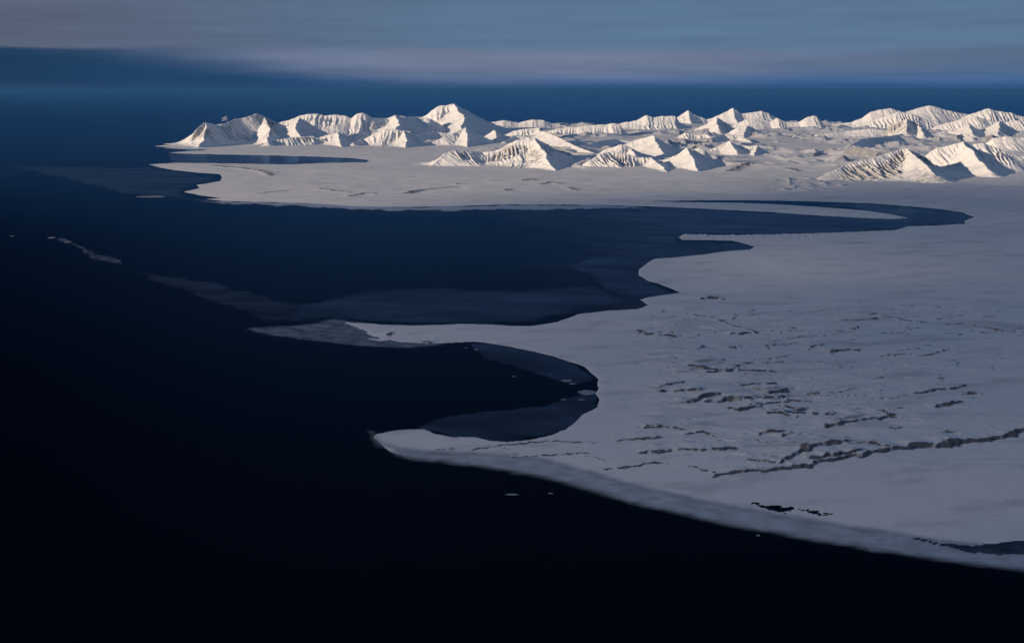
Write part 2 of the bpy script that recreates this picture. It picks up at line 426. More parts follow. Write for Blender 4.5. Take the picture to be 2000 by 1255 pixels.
# ------------------------------------------------------------------ mountains
def mountain(label, lines, slope=0.62, lam=110.0, amp=0.13, mat=None, seed=0, big=0.12, cell=None, skirt=18.0, concave=2.0):
    lam *= 1.25; amp *= 1.7
    L3 = [[lift(*p) for p in ln] for ln in lines]
    allp = [p for ln in L3 for p in ln]
    yb = sum(p[1] for p in allp) / len(allp)
    hmax = max(p[2] for p in allp)
    pad = hmax / slope * 2.0
    x0 = min(p[0] for p in allp) - pad; x1 = max(p[0] for p in allp) + pad
    y0 = min(p[1] for p in allp) - pad; y1 = max(p[1] for p in allp) + pad * 0.9
    cell = cell or max(9.0, yb / 1098 * 0.5)
    nx = int((x1 - x0) / cell); ny = int((y1 - y0) / (cell * 1.25))
    while nx * ny > 260000: nx = int(nx * 0.93); ny = int(ny * 0.93)
    X, Y = np.meshgrid(np.linspace(x0, x1, nx), np.linspace(y0, y1, ny))
    ws = hmax * 0.085
    WX = X + ws * fbm(X / (hmax * 1.1), Y / (hmax * 1.1), 4, seed + 100)
    WY = Y + ws * fbm(X / (hmax * 1.0), Y / (hmax * 1.0), 4, seed + 200)
    Z = np.full(X.shape, -1e9); RIB = np.zeros(X.shape); ENV = np.zeros(X.shape)
    for k, ln in enumerate(L3):
        d, S, side, L = seg_dist(WX, WY, ln)
        s_ax = [0.0]
        for a, b in zip(ln[:-1], ln[1:]): s_ax.append(s_ax[-1] + math.hypot(b[0] - a[0], b[1] - a[1]))
        hc = np.interp(S, s_ax, [p[2] for p in ln])
        hc = np.maximum(hc, 4.0)
        hc = hc + np.minimum(hc, hmax * 0.3) / 0.3 * 0.022 * fbm(S / (hmax * 0.35), S * 0 + k * 3.1, 4, seed + 5)
        over = np.maximum(np.maximum(-S, S - L), 0)
        w = np.maximum(hc, 20) / slope * 1.75
        sp = ridged(S / (lam * 6.5) + side * 31.7, d / (lam * 30), 2, seed + 20 + k)
        w = w * (1 - big * 0.9 + big * 1.8 * sp)
        t = d / w
        g = np.where(t < 1, np.power(np.clip(1 - t, 0, 1), concave), -(t - 1) * 0.3)
        u = S / lam + side * 57.1 + 0.35 * fbm(X / (lam * 3), Y / (lam * 3), 2, seed + 9)
        u = u + 0.8 * noise(u / 3.1, d / (lam * 12), seed + 31)
        fl = 0.62 * np.abs((u % 1.0) * 2 - 1) + 0.38 * ridged(u * 2.3 + 4.0, d / (lam * 9), 1, seed + 50 + k)
        var = np.clip(0.55 + 0.9 * fbm(X / (lam * 9), Y / (lam * 9), 2, seed + 70), 0.1, 1.3)
        env = np.clip(t / 0.10, 0, 1) * np.clip((0.95 - t) / 0.5, 0, 1) * var
        z = hc * g - amp * hc * env * (1 - fl)
        m = z > Z
        Z = np.where(m, z, Z); RIB = np.where(m, (fl - 0.35) * 1.6 * np.clip(env * 1.5, 0, 1), RIB); ENV = np.where(m, env, ENV)
    Z = Z + hmax * 0.018 * fbm(X / (hmax * 0.25), Y / (hmax * 0.22), 5, seed + 300, 0.6) * np.clip(ENV * 2, 0.1, 1)
    Z = Z + skirt
    Z = np.maximum(Z, -3.0)
    o = grid_mesh('mountain', X, Y, Z, keep=Z > -2.5, attrs={'rib': RIB}, mat=mat or M_MOUNT)
    return tag(o, label, 'mountain', 'structure', 'snowy mountains along the coast')

def P(s): return [tuple(float(v) for v in q.split(',')) for q in s.split()]

MTS = [
 ('steep headland mountain rising from the sea at the range\'s western end', [
   '340,287,285 368,280,284 379,257,283 394,244,282 404,240,281 418,244,280 442,242,279 460,234,278 484,228,277 498,222,276 514,228,276 536,237,276 560,250,276',
   '404,240,281 397,262,285 390,284,289', '515,230,276 528,255,282 520,275,287'], dict(mat='R', lam=130, amp=.15, slope=.95)),
 ('pointed grey pyramid with a broad dark flank behind the low fluted hill', [
   '540,243,277 565,234,277 583,230,277 600,240,277 625,256,277 645,268,277', '583,230,277 577,250,281 590,272,284'], dict(lam=120, amp=.14)),
 ('low hill with closely fluted front above the western strand', [
   '490,287,288 530,276,286 570,269,285 612,266,284 635,275,284 650,285,285'], dict(lam=105, amp=.22, mat='R', big=.1)),
 ('long flat topped skyline ridge west of the highest summit', [
   '560,240,268 586,226,268 604,223,268 619,223,268 634,227,268 652,224,268 676,226,268 686,231,268 697,223,268 709,221,268 718,225,268 727,231,268 757,231,267 772,225,267 790,229,267 808,228,266 838,232,266 860,245,266',
   '772,225,267 780,243,272 770,258,277'], dict(lam=170, amp=.15)),
 ('highest summit of the range, broad and domed, on the skyline', [
   '795,238,260 835,225,260 846,215,260 858,208,260 873,206,260 888,203,260 897,207,260 915,216,260 933,229,260 948,237,260 980,249,260',
   '888,203,260 908,232,266 900,252,271'], dict(lam=190, amp=.12, mat='S')),
 ('low rounded skyline domes right of the highest summit', [
   '940,244,253 960,239,253 984,235,253 1014,240,253 1038,234,253 1062,235,253 1077,241,253 1110,247,253'], dict(lam=200, amp=.08, mat='S')),
 ('small dark sided peak between the fluted hill and the broad ribbed face', [
   '615,273,283 640,264,283 660,259,283 675,265,283 690,279,283', '660,259,283 663,275,286 668,289,290'], dict(lam=120)),
 ('ribbed mountain face with a rounded cream top, west of the sharp lit pyramid', [
   '712,274,284 738,259,284 752,253,284 772,253,284 788,256,284 800,257,284 820,268,284 838,281,284', '788,256,284 795,275,288 792,290,291'], dict(lam=140, amp=.16)),
 ('sharp pyramid with a lit left ridge and a smooth shaded right face', [
   '828,287,286 865,268,285 890,260,284 910,249,283 925,258,283 955,273,282 968,283,282', '910,249,283 913,270,286 912,290,291'], dict(lam=130, amp=.10)),
 ('small sharp pyramid just right of the larger lit pyramid', [
   '943,273,277 955,262,277 967,254,277 980,262,277 1000,271,277', '967,254,277 970,272,281'], dict(lam=110, amp=.10)),
 ('crumpled lit ridge behind the biggest brown ribbed mountain', [
   '980,266,274 1002,257,274 1020,253,274 1053,250,274 1066,257,275 1085,268,276 1112,277,278', '1053,250,274 1060,268,279'], dict(lam=120, amp=.13)),
 ('line of lit fluted cliffs ending in an abrupt shaded step', [
   '1075,255,268 1110,248,268 1125,249,268 1145,246,268 1167,244,268 1182,244,268 1197,241,268 1212,243,268 1219,254,268'], dict(lam=120, amp=.2, slope=.85)),
 ('big near mountain with brown ribs and a dark triangular right face', [
   '846,322,326 870,301,324 885,295,323 915,295,322 942,299,321 965,296,321 990,284,321 1011,274,321 1030,272,321 1045,270,321 1062,281,321 1085,300,321 1108,320,321',
   '1045,270,321 1060,294,326 1073,316,331 1084,334,336'], dict(lam=82, amp=.24, mat='R', big=.15, slope=.5)),
 ('near fluted mountain right of the dark triangular face', [
   '1128,332,331 1150,315,330 1170,302,329 1194,297,328 1218,300,328 1245,308,328 1272,309,328 1285,317,328 1302,331,329',
   '1272,309,328 1292,325,334 1303,338,340'], dict(lam=76, amp=.24, big=.14, slope=.5)),
 ('smooth pyramid with a dark blue right slope above the near fluted mountain', [
   '1195,291,298 1230,280,298 1255,271,298 1275,265,298 1295,277,298 1320,292,298', '1275,265,298 1284,282,304 1294,297,310'], dict(lam=110, amp=.06, mat='S')),
 ('low dark hollowed ridge between the smooth pyramid and near fluted mountain', [
   '1180,294,314 1213,283,314 1232,290,314 1255,300,315 1280,309,316', '1232,290,314 1240,302,319'], dict(lam=90, amp=.08, mat='S')),
 ('small twin topped peak with a shaded right side by the glacier mouth', [
   '1308,320,326 1328,303,326 1343,289,325 1352,296,325 1362,290,325 1375,294,325 1390,308,325 1402,322,326', '1343,289,325 1352,311,331 1362,333,337'], dict(lam=90, amp=.12)),
 ('tall evenly fluted white pyramid in the middle of the right range', [
   '1340,260,263 1375,245,263 1400,230,263 1420,242,263 1432,250,263 1450,259,263', '1400,230,263 1402,250,267'], dict(lam=110, amp=.2, slope=.75)),
 ('low fluted spur below the tall white pyramid', [
   '1308,278,276 1325,266,275 1340,259,275 1358,264,275 1378,262,275 1390,270,276 1402,279,277'], dict(lam=100, amp=.2)),
 ('grey streaked bluff right of the tall white pyramid', [
   '1428,257,268 1440,249,268 1460,246,268 1472,250,268 1490,262,268 1504,270,268', '1460,246,268 1453,261,271 1450,274,275'], dict(lam=100, amp=.14)),
 ('long cream cliff range ending in a blunt white headland', [
   '1436,242,254 1460,233,254 1487,232,254 1503,238,254 1517,231,254 1535,239,254 1560,239,254 1575,230,254 1590,226,254 1598,228,254 1606,240,254 1612,252,254'], dict(lam=120, amp=.13, slope=.8)),
 ('low snowy shelf beneath the cream cliff range', [
   '1475,263,267 1520,264,267 1560,262,267 1595,258,266 1614,263,266'], dict(lam=120, amp=.16)),
 ('hazy grey triangular summit left of the taller hazy skyline summit', [
   '1308,238,245 1330,225,245 1344,216,245 1360,226,245 1388,236,245'], dict(lam=200, amp=.05, mat='S')),
 ('hazy grey skyline summit with a long shoulder to its right', [
   '1380,236,245 1415,220,245 1431,211,245 1447,222,245 1470,220,245 1487,217,245 1502,222,245 1522,234,245'], dict(lam=200, amp=.05, mat='S')),
 ('gently stepped white ridge left of the hazy triangular summit', [
   '1195,247,254 1215,240,254 1242,236,254 1262,225,254 1275,230,254 1297,227,254 1317,227,254 1325,240,254 1352,249,254'], dict(lam=160, amp=.1)),
 ('small isolated ridge in the middle of the wide glacier', [
   '1390,292,304 1425,276,303 1440,284,303 1462,287,304 1480,285,304 1492,294,304 1503,305,305', '1425,276,303 1437,295,308', '1480,285,304 1472,305,311'], dict(lam=85, amp=.14)),
 ('broad pale skyline massif above the white lit ridge', [
   '1628,243,248 1662,239,248 1685,231,248 1698,220,248 1719,214,248 1741,212,248 1752,216,248 1775,222,248 1805,237,248'], dict(lam=200, amp=.06, mat='S')),
 ('farthest blue grey dome on the right skyline', [
   '1755,225,244 1793,211,244 1815,206,244 1829,209,244 1851,216,244 1876,221,244 1899,224,244 1925,235,244'], dict(lam=220, amp=.05, mat='S')),
 ('white lit ridge climbing to the right in front of the pale massif', [
   '1645,249,256 1690,240,256 1725,229,256 1752,219,256 1782,222,256 1800,232,256 1830,238,256 1855,246,256'], dict(lam=140, amp=.12)),
 ('rounded summit with streaked side near the right end of the skyline', [
   '1880,230,250 1919,215,250 1930,212,250 1941,216,250 1955,218,250 1973,220,250 1991,227,250 2010,229,250 2045,238,250'], dict(lam=170, amp=.1)),
 ('low tumbled white ridge under the rounded right summit', [
   '1825,247,259 1860,238,259 1885,232,259 1905,228,259 1925,233,259 1950,240,259 1990,236,259 2035,243,259'], dict(lam=130, amp=.13)),
 ('dark fluted flat topped crag with vertical blue ribs', [
   '1727,267,272 1737,246,272 1743,242,272 1770,233,272 1793,241,272 1804,250,272 1822,267,272', '1770,233,272 1772,255,276', '1793,241,272 1803,262,277'], dict(lam=100, amp=.22, mat='R', slope=.85)),
 ('low rocky spur reaching left from the dark fluted crag', [
   '1616,300,300 1651,286,298 1667,281,297 1683,272,292 1707,269,288 1737,267,282 1762,262,277'], dict(lam=100, amp=.18)),
 ('near whaleback ridge with dark striped front on the right', [
   '1592,357,357 1617,341,355 1651,324,352 1685,315,350 1719,306,348 1743,297,346 1768,290,345 1793,301,345 1809,308,346 1825,322,347 1852,341,348',
   '1768,290,345 1800,315,351 1824,340,358'], dict(lam=72, amp=.27, mat='R', big=.12, slope=.54)),
 ('large smooth mountain with long diagonal blue gullies at right', [
   '1788,318,334 1806,306,334 1831,290,334 1854,286,334 1883,277,334 1901,283,334 1921,281,334 1955,292,334 1978,301,334 2010,308,334 2055,322,334',
   '1883,277,334 1905,305,340 1935,336,348'], dict(lam=95, amp=.12)),
 ('smooth round shouldered snow dome at the right edge', [
   '1915,288,302 1939,271,302 1966,267,302 2000,271,302 2045,282,302'], dict(lam=160, amp=.05, mat='S')),
 ('pair of small striped peaks behind the smooth right dome', [
   '1865,264,268 1892,241,268 1905,252,268 1925,256,268 1953,236,268 1968,249,268 1985,256,268 2025,264,268', '1892,241,268 1900,262,272', '1953,236,268 1948,260,272'], dict(lam=100, amp=.16)),
]
MTS += [
 ('bare snow ridge running down behind the dark triangular face', ['1060,256,282 1085,266,288 1110,279,296 1134,290,304 1160,299,312'], dict(lam=110, amp=.08, mat='S')),
 ('undulating snow saddle below the lit fluted cliffs', ['1130,289,300 1170,276,294 1200,272,290 1235,277,290 1260,285,294'], dict(lam=110, amp=.08, mat='S')),
 ('pale apron under the tall white pyramid', ['1380,274,284 1410,263,280 1445,266,280 1465,276,284'], dict(lam=110, amp=.07, mat='S')),
 ('smooth lit shelf left of the dark fluted crag', ['1595,263,271 1650,257,270 1700,252,270 1740,256,270'], dict(lam=120, amp=.05, mat='S')),
 ('low snow shelf right of the dark fluted crag', ['1815,264,276 1850,255,275 1885,262,276 1900,270,280'], dict(lam=110, amp=.08, mat='S')),
 ('stepped snow shoulder between the ribbed face and the lit pyramid', ['795,270,280 822,262,278 850,258,276 880,262,276'], dict(lam=120, amp=.1)),
 ('low foothill in front of the long skyline ridge', ['690,280,287 705,272,284 722,266,281 738,272,282'], dict(lam=110, amp=.12)),
 ('crumpled snow rise behind the small sharp pyramid', ['985,276,284 1005,266,281 1030,268,281 1045,276,284'], dict(lam=110, amp=.1)),
]
MATS = {'R': M_ROCKY, 'S': M_SOFT}
for i, (label, lines, kw) in enumerate(MTS):
    kw = dict(kw); kw['mat'] = MATS.get(kw.get('mat'), M_MOUNT)
    mountain(label, [P(l) for l in lines], seed=i * 7 + 3, **kw)

# ------------------------------------------------------------------ sea ice
def ice_sheet(label, poly, mat, fade, ramp=None, *, step=3.0, z=0.25, name='sea_ice', kind='structure', cat='sea ice', wob=1.0, group=None):
    xs = [p[0] for p in poly]; ys = [p[1] for p in poly]
    sy = step * 0.5 if max(ys) < 460 else step
    PX, PY = np.meshgrid(np.arange(min(xs) - 2, max(xs) + 2 + step, step), np.arange(min(ys) - 1, max(ys) + 1 + sy, sy))
    X, Y = ground(PX, PY)
    wx = PX + wob * 6 * fbm(PX / 40, PY / 14, 4, 5); wy = PY + wob * 2.5 * fbm(PX / 40, PY / 14, 4, 15)
    ins = inside(wx, wy, poly)
    d, *_ = seg_dist(wx * 0.45, wy, [(x * 0.45, y) for x, y in poly], True)
    cov = np.where(ins, np.clip(d / fade, 0, 1), 0)
    cov = cov * cov * (3 - 2 * cov)
    if ramp: cov = cov * sstep(ramp[0], ramp[1], wx + ramp[2] * (wy - 480))
    o = grid_mesh(name, X, Y, np.full(X.shape, z), keep=ins, attrs={'cover': cov}, mat=mat)
    return tag(o, label, cat, kind, group)

M_NILAS = ice_material('thin_new_ice', (0.042, 0.068, 0.115), 0.8, 0.30, 1.0, 420.0, (0.22, 0.6, 1), 0.12, 0.45, 0.8)
M_GREY = ice_material('grey_ice', (0.06, 0.09, 0.14), 0.6, 0.45, 1.05, 420.0, (0.18, 0.6, 1), -0.15, 0.45, 0.9)
M_FRINGE = ice_material('shore_slush', (0.42, 0.46, 0.51), 1.0, 0.02, 0.85, 60.0, (0.3, 0.45, 1), -0.25, 0.5, 0.34)
M_TIP = ice_material('tip_slush', (0.17, 0.205, 0.25), 0.95, 0.15, 1.0, 90.0, (0.3, 0.5, 1), 0.2, 0.5, 0.55)
M_LEAD = ice_material('lead_ice', (0.045, 0.06, 0.085), 1.0, 0.0, 0.5, 120.0, (0.5, 1, 1))
M_STREAK = ice_material('drifting_ice', (0.038, 0.056, 0.09), 0.7, 0.5, 1.1, 150.0, (0.3, 0.4, 1), -0.25, 0.45, 1.0)
M_PALE = ice_material('pale_sheet_ice', (0.11, 0.135, 0.18), 0.8, 0.5, 1.0, 120.0, (0.3, 0.4, 1), -0.2, 0.45, 0.9)

M_BAY = ice_material('bay_ice', (0.075, 0.115, 0.18), 0.85, 0.0, 1.3, 800.0, (0.3, 1, 1), 0.08, 0.45, 0.35)
ice_sheet('blue grey skin of new ice across the eastern bay and lagoon', [(820,404),(1000,401),(1300,403),(1600,419),(1700,405),(1560,392),(1700,396),(1880,414),(1905,424),(1885,438),(1770,446),(1600,458),(1335,460),(1325,470),(1475,482),(1300,510),(1245,540),(1320,572),(1250,604),(1130,615),(1000,560),(820,480)], M_BAY, 3, (830, 1480, -0.6), z=0.15)
ice_sheet('blue new ice in the long inlet below the western mountains', [(325,298),(450,301),(620,305),(725,311),(722,319),(640,320),(420,320),(335,320)], M_BAY, 2, z=0.15, wob=.3)
ice_sheet('pale thin ice sheet filling the mouth of the hooked inlets', [(1090,518),(1150,503),(1230,488),(1325,470),(1480,470),(1480,490),(1300,508),(1250,530),(1290,556),(1335,573),(1260,580),(1190,575),(1150,540)], M_NILAS, 6, z=0.35)
ice_sheet('wide dusky ice sheet along the north shore of the long cape', [(560,590),(700,556),(860,548),(1010,556),(1150,548),(1240,570),(1260,600),(1120,622),(1040,640),(800,640),(640,632),(540,640)], M_NILAS, 22, z=0.35)
ice_sheet('smooth grey new ice in the north corner of the round bay', [(905,668),(960,668),(1050,684),(1120,705),(1172,742),(1120,752),(1060,738),(1000,716),(940,704)], M_NILAS, 5, z=0.3)
ice_sheet('smooth grey new ice along the south shore of the round bay', [(800,836),(860,812),(960,800),(1060,788),(1120,770),(1172,760),(1172,800),(1110,845),(990,868),(880,856)], M_NILAS, 6, z=0.3)
south = [(745,868),(762,882),(790,890),(840,897),(900,903),(980,915),(1050,928),(1100,940),(1150,956),(1200,970),(1250,984),(1320,1000),(1400,1018),(1500,1036),(1600,1053),(1700,1070),(1800,1085),(1900,1099),(2000,1112),(2250,1148),(2500,1182),(2700,1205)]
ice_sheet('soft slush belt fading into black water along the southern shore',
          [(700,834),(735,834),(758,846)] + [(x, y - 26 - 22 * sstep(800, 1100, x)) for x, y in south] + [(x, y + 14) for x, y in south[::-1]] + [(715,874)], M_FRINGE, 27, z=1.5, wob=.5)
ice_sheet('grey slush and thin ice covering the tip of the long cape', [(455,640),(500,634),(560,634),(610,627),(650,618),(720,628),(800,650),(860,662),(890,676),(800,684),(700,680),(600,668),(510,656)], M_TIP, 9, z=1.5, wob=.6)
ice_sheet('refrozen grey lead near the southeast corner of the shore', HOLES[-1], M_LEAD, 2, z=1.8, wob=1.0)
ice_sheet('curving streak of drift ice off the long cape', [(160,488),(190,490),(230,512),(300,524),(400,538),(480,556),(560,580),(700,590),(640,622),(520,640),(420,600),(300,560),(215,520)], M_STREAK, 16)
ice_sheet('narrow bright thread of drift ice in the dark western sea', [(85,460),(130,463),(175,486),(245,508),(245,522),(180,508),(150,488)], M_PALE, 5)
ice_sheet('grey streaked drift ice between the western sea and the northern strand', [(-200,312),(100,314),(290,318),(420,338),(440,352),(400,362),(370,378),(440,392),(330,395),(230,384),(140,360),(0,330),(-200,322)], M_GREY, 14)
ice_sheet('dim fringe of thin ice along the northern plain\'s south shore', [(320,388),(440,390),(620,395),(800,402),(1000,397),(1240,400),(1300,408),(1000,412),(760,414),(560,404),(400,396)], M_FRINGE, 6)
ice_sheet('grey lagoon ice behind the long gravel bar', [(1560,394),(1700,399),(1790,407),(1760,420),(1700,412),(1620,404)], M_PALE, 4, step=2)

# ------------------------------------------------------------------ ice floes
M_FLOE, nt = new_mat('floe_snow')
p = nt.nodes.new('ShaderNodeBsdfPrincipled')
nt.links.new(mix_col(nt, noise_tex(nt, 1 / 30.0), (0.10, 0.12, 0.16), (0.34, 0.37, 0.42)), p.inputs['Base Color'])
p.inputs['Roughness'].default_value = 0.7
out = nt.nodes.new('ShaderNodeOutputMaterial'); nt.links.new(p.outputs[0], out.inputs[0])

def floe(label, px, py, wpx, hpx, seed, thick=1.2):
    rnd = np.random.RandomState(seed)
    cx, cy = (float(v) for v in ground(px, py))
    ax = wpx / 2 * cy / FPX; ay = abs(float(ground(px, py - hpx / 2)[1]) - float(ground(px, py + hpx / 2)[1])) / 2
    n = 40
    an = np.linspace(0, 2 * np.pi, n, endpoint=False)
    rr = 0.72 + 0.28 * np.interp(an, np.linspace(0, 2 * np.pi, 12), np.r_[(q := rnd.rand(11)), q[0]]) + 0.05 * rnd.randn(n)
    verts, faces = [], []
    for k, (f, z) in enumerate(((1.0, -0.6), (1.0, thick * 0.7), (0.93, thick), (0.5, thick * 1.15))):
        for j in range(n):
            verts.append((math.cos(an[j]) * ax * rr[j] * f, math.sin(an[j]) * ay * rr[j] * f, z))
    verts.append((0, 0, thick * 1.1))
    for k in range(3):
        for j in range(n):
            faces.append((k * n + j, k * n + (j + 1) % n, (k + 1) * n + (j + 1) % n, (k + 1) * n + j))
    for j in range(n):
        faces.append((3 * n + j, 3 * n + (j + 1) % n, 4 * n))
    me = bpy.data.meshes.new('ice_floe'); me.from_pydata(verts, [], faces); me.materials.append(M_FLOE)
    o = bpy.data.objects.new('ice_floe', me); COL.objects.link(o); o.location = (cx, cy, 0)
    return tag(o, label, 'ice floe', None, 'ice floes drifting near the shores')

FLOES = [
 ('long pale floe off the northern strand\'s southwest tip', 295, 384, 66, 3),
 ('largest oblong floe at the head of the round bay', 1107, 743, 28, 5),
 ('thin floe just below the largest oblong floe in the round bay', 1118, 749, 18, 2.5),
 ('small white floe alone in the middle of the round bay', 1004, 735, 7, 2.5),
 ('small floe pair member near the cape\'s shore in the round bay', 930, 682, 9, 3),
 ('tiny floe left of the cape shore floe in the round bay', 910, 679, 6, 2),
 ('jagged ice tongue lying against the bay head shore', 1146, 766, 42, 11),
 ('flat small floe below the jagged ice tongue', 1101, 780, 12, 2.5),
 ('wider flat floe beside the ice tongue\'s lower edge', 1136, 780, 18, 2.5),
 ('faint rough floe in black water under the southern shore', 1000, 965, 30, 3),
 ('faint short floe right of the rough floe in black water', 1076, 963, 13, 2),
 ('small curved floe against the slush belt of the southern shore', 1481, 1045, 9, 4),
 ('left piece of bright drift ice in the dark western sea', 101, 464, 15, 3),
 ('right piece of bright drift ice in the dark western sea', 132, 472, 13, 3),
 ('tiny bright floe near the sea\'s west edge', 24, 461, 7, 2),
]
for i, f in enumerate(FLOES):
    floe(*f, seed=i + 40)

# ------------------------------------------------------------------ small cloud by the headland
def puff():
    x, y, z = lift(437, 231, 277)
    rnd = random.Random(5)
    import bmesh
    bm = bmesh.new()
    for k in range(46):
        a = rnd.gauss(0, 1); c = rnd.gauss(0, 1); b = rnd.random()
        bmesh.ops.create_icosphere(bm, subdivisions=3, radius=rnd.uniform(10, 30),
                                   matrix=__import__('mathutils').Matrix.Translation((a * 50 + b * 60, c * 45, b * 150 - 70 - abs(a) * 25)))
    for v in bm.verts:
        n = Vector((v.co.x / 38, v.co.y / 38, v.co.z / 38))
        v.co += v.normal * 10 * __import__('mathutils').noise.fractal(n, 1.0, 2.0, 4)
    me = bpy.data.meshes.new('cloud'); bm.to_mesh(me); bm.free()
    for pl in me.polygons: pl.use_smooth = True
    m, nt = new_mat('cloud_vapour')
    d = nt.nodes.new('ShaderNodeBsdfDiffuse'); d.inputs[0].default_value = (.8, .8, .82, 1)
    tr = nt.nodes.new('ShaderNodeBsdfTransparent'); mx = nt.nodes.new('ShaderNodeMixShader')
    lw = nt.nodes.new('ShaderNodeLayerWeight'); lw.inputs[0].default_value = 0.5
    nt.links.new(sm(nt, lw.outputs['Facing'], 0.1, 0.75, 0.13, 0.0), mx.inputs[0])
    nt.links.new(tr.outputs[0], mx.inputs[1]); nt.links.new(d.outputs[0], mx.inputs[2])
    o2 = nt.nodes.new('ShaderNodeOutputMaterial'); nt.links.new(mx.outputs[0], o2.inputs[0])
    me.materials.append(m)
    o = bpy.data.objects.new('cloud', me); COL.objects.link(o); o.location = (x, y, z)
    tag(o, 'small pale wisp of cloud beside the western headland summit', 'cloud')
puff()

# ------------------------------------------------------------------ unseen cloud slab, added to shade the southern plain
def shade_cloud():
    CZ = 6000.0
    ld = CZ / math.tan(math.radians(10.5))
    ox, oy = -ld * math.cos(math.radians(31)), -ld * math.sin(math.radians(31))
    x0, x1, y0, y1 = -9000.0, 26000.0, 500.0, 27000.0
    gx, gy = np.meshgrid(np.linspace(x0, x1, 90), np.linspace(y0, y1, 90))
    ed = sstep(0, 11000, gx - x0 - 0.20 * np.clip(gy - 9000, 0, None)) * sstep(0, 1500, x1 - gx) * sstep(0, 2500, gy - y0) * sstep(0, 9000, y1 - gy - 0.45 * np.clip(6000 - gx, 0, 9000))
    th = 560 * ed * np.clip(0.8 + 0.45 * fbm(gx / 5000, gy / 3000, 4, 8), 0.3, 1.4) + 4
    verts, faces = [], []
    n = gx.shape[0]; m = gx.shape[1]
    for sgn in (-0.25, 0.75):
        for i in range(n):
            for j in range(m):
                verts.append((gx[i, j] + ox, gy[i, j] + oy, CZ + sgn * th[i, j]))
    for i in range(n - 1):
        for j in range(m - 1):
            a = i * m + j
            faces.append((a, a + m, a + m + 1, a + 1))
            b = a + n * m
            faces.append((b, b + 1, b + m + 1, b + m))
    ring = [i * m for i in range(n)] + [(n - 1) * m + j for j in range(1, m)] + [i * m + m - 1 for i in range(n - 2, -1, -1)] + [j for j in range(m - 2, 0, -1)]
    for k in range(len(ring)):
        a, b = ring[k], ring[(k + 1) % len(ring)]
        faces.append((a, a + n * m, b + n * m, b))
    me = bpy.data.meshes.new('cloud'); me.from_pydata(verts, [], faces)
    import bmesh
    bm = bmesh.new(); bm.from_mesh(me); bmesh.ops.recalc_face_normals(bm, faces=bm.faces); bm.to_mesh(me); bm.free()
    mt, nt = new_mat('shade_cloud_vapour')
    pv = nt.nodes.new('ShaderNodeVolumePrincipled'); pv.inputs['Color'].default_value = (0.95, 0.95, 0.97, 1)
    pv.inputs['Density'].default_value = 7e-4
    oo = nt.nodes.new('ShaderNodeOutputMaterial'); nt.links.new(pv.outputs[0], oo.inputs['Volume'])
    me.materials.append(mt)
    ob = bpy.data.objects.new('cloud', me); COL.objects.link(ob)
    tag(ob, 'unseen cloud slab added out of frame to shade the southern plain', 'cloud', 'structure')
shade_cloud()

# ------------------------------------------------------------------ air
HAZE = 4.5e-6
def haze():
    me = bpy.data.meshes.new('haze')
    a, zb, zt = 700e3, -6.0, 2080.0
    v = [(-a, -a, zb), (a, -a, zb), (a, a, zb), (-a, a, zb), (-a, -a, zt), (a, -a, zt), (a, a, zt), (-a, a, zt)]
    f = [(3, 2, 1, 0), (4, 5, 6, 7), (0, 1, 5, 4), (1, 2, 6, 5), (2, 3, 7, 6), (3, 0, 4, 7)]
    me.from_pydata(v, [], f)
    m, nt = new_mat('cold_air')
    pv = nt.nodes.new('ShaderNodeVolumePrincipled')
    pv.inputs['Color'].default_value = (0.042, 0.17, 0.40, 1)
    pv.inputs['Density'].default_value = HAZE
    pv.inputs['Anisotropy'].default_value = 0.0
    o = nt.nodes.new('ShaderNodeOutputMaterial'); nt.links.new(pv.outputs[0], o.inputs['Volume'])
    me.materials.append(m)
    ob = bpy.data.objects.new('haze', me); COL.objects.link(ob)
    tag(ob, 'thin blue haze over the sea and the snowy coast', 'haze', 'stuff')
haze()

# ------------------------------------------------------------------ light
ELEV, AZ = math.radians(10.5), math.radians(-121)
S = Vector((math.cos(ELEV) * math.sin(AZ), math.cos(ELEV) * math.cos(AZ), math.sin(ELEV)))
sun = bpy.data.lights.new('sun', 'SUN'); sun.energy = 4.4; sun.angle = math.radians(0.5); sun.color = (1.0, 0.80, 0.60)
so = bpy.data.objects.new('sun', sun); COL.objects.link(so)
so.rotation_euler = S.to_track_quat('Z', 'Y').to_euler(); so.location = (-3000, 2000, 4000)

w = bpy.data.worlds.new('World'); bpy.context.scene.world = w; w.use_nodes = True
nt = w.node_tree; nt.nodes.clear()
tc = nt.nodes.new('ShaderNodeTexCoord'); vec = tc.outputs['Generated']
sp = nt.nodes.new('ShaderNodeSeparateXYZ'); nt.links.new(vec, sp.inputs[0])
el = sp.outputs['Z']
azn = math_n(nt, 'ARCTAN2', sp.outputs['X'], sp.outputs['Y'])
# the clear sky, read a little above the true elevation so that it stays deep blue down to the horizon
cb = nt.nodes.new('ShaderNodeCombineXYZ')
nt.links.new(sp.outputs['X'], cb.inputs[0]); nt.links.new(sp.outputs['Y'], cb.inputs[1])
nt.links.new(math_n(nt, 'ADD', math_n(nt, 'MAXIMUM', el, 0.0), 0.55), cb.inputs[2])
sky = nt.nodes.new('ShaderNodeTexSky'); sky.sky_type = 'NISHITA'; sky.sun_disc = False
sky.sun_elevation = ELEV; sky.sun_rotation = AZ; sky.altitude = 2000; sky.air_density = 1.0; sky.dust_density = 0.2; sky.ozone_density = 2.0
vn = nt.nodes.new('ShaderNodeVectorMath'); vn.operation = 'NORMALIZE'; nt.links.new(cb.outputs[0], vn.inputs[0])
nt.links.new(vn.outputs[0], sky.inputs['Vector'])
STR = 0.088
mp = nt.nodes.new('ShaderNodeMapping'); mp.inputs['Scale'].default_value = (5, 5, 70); nt.links.new(vec, mp.inputs['Vector'])
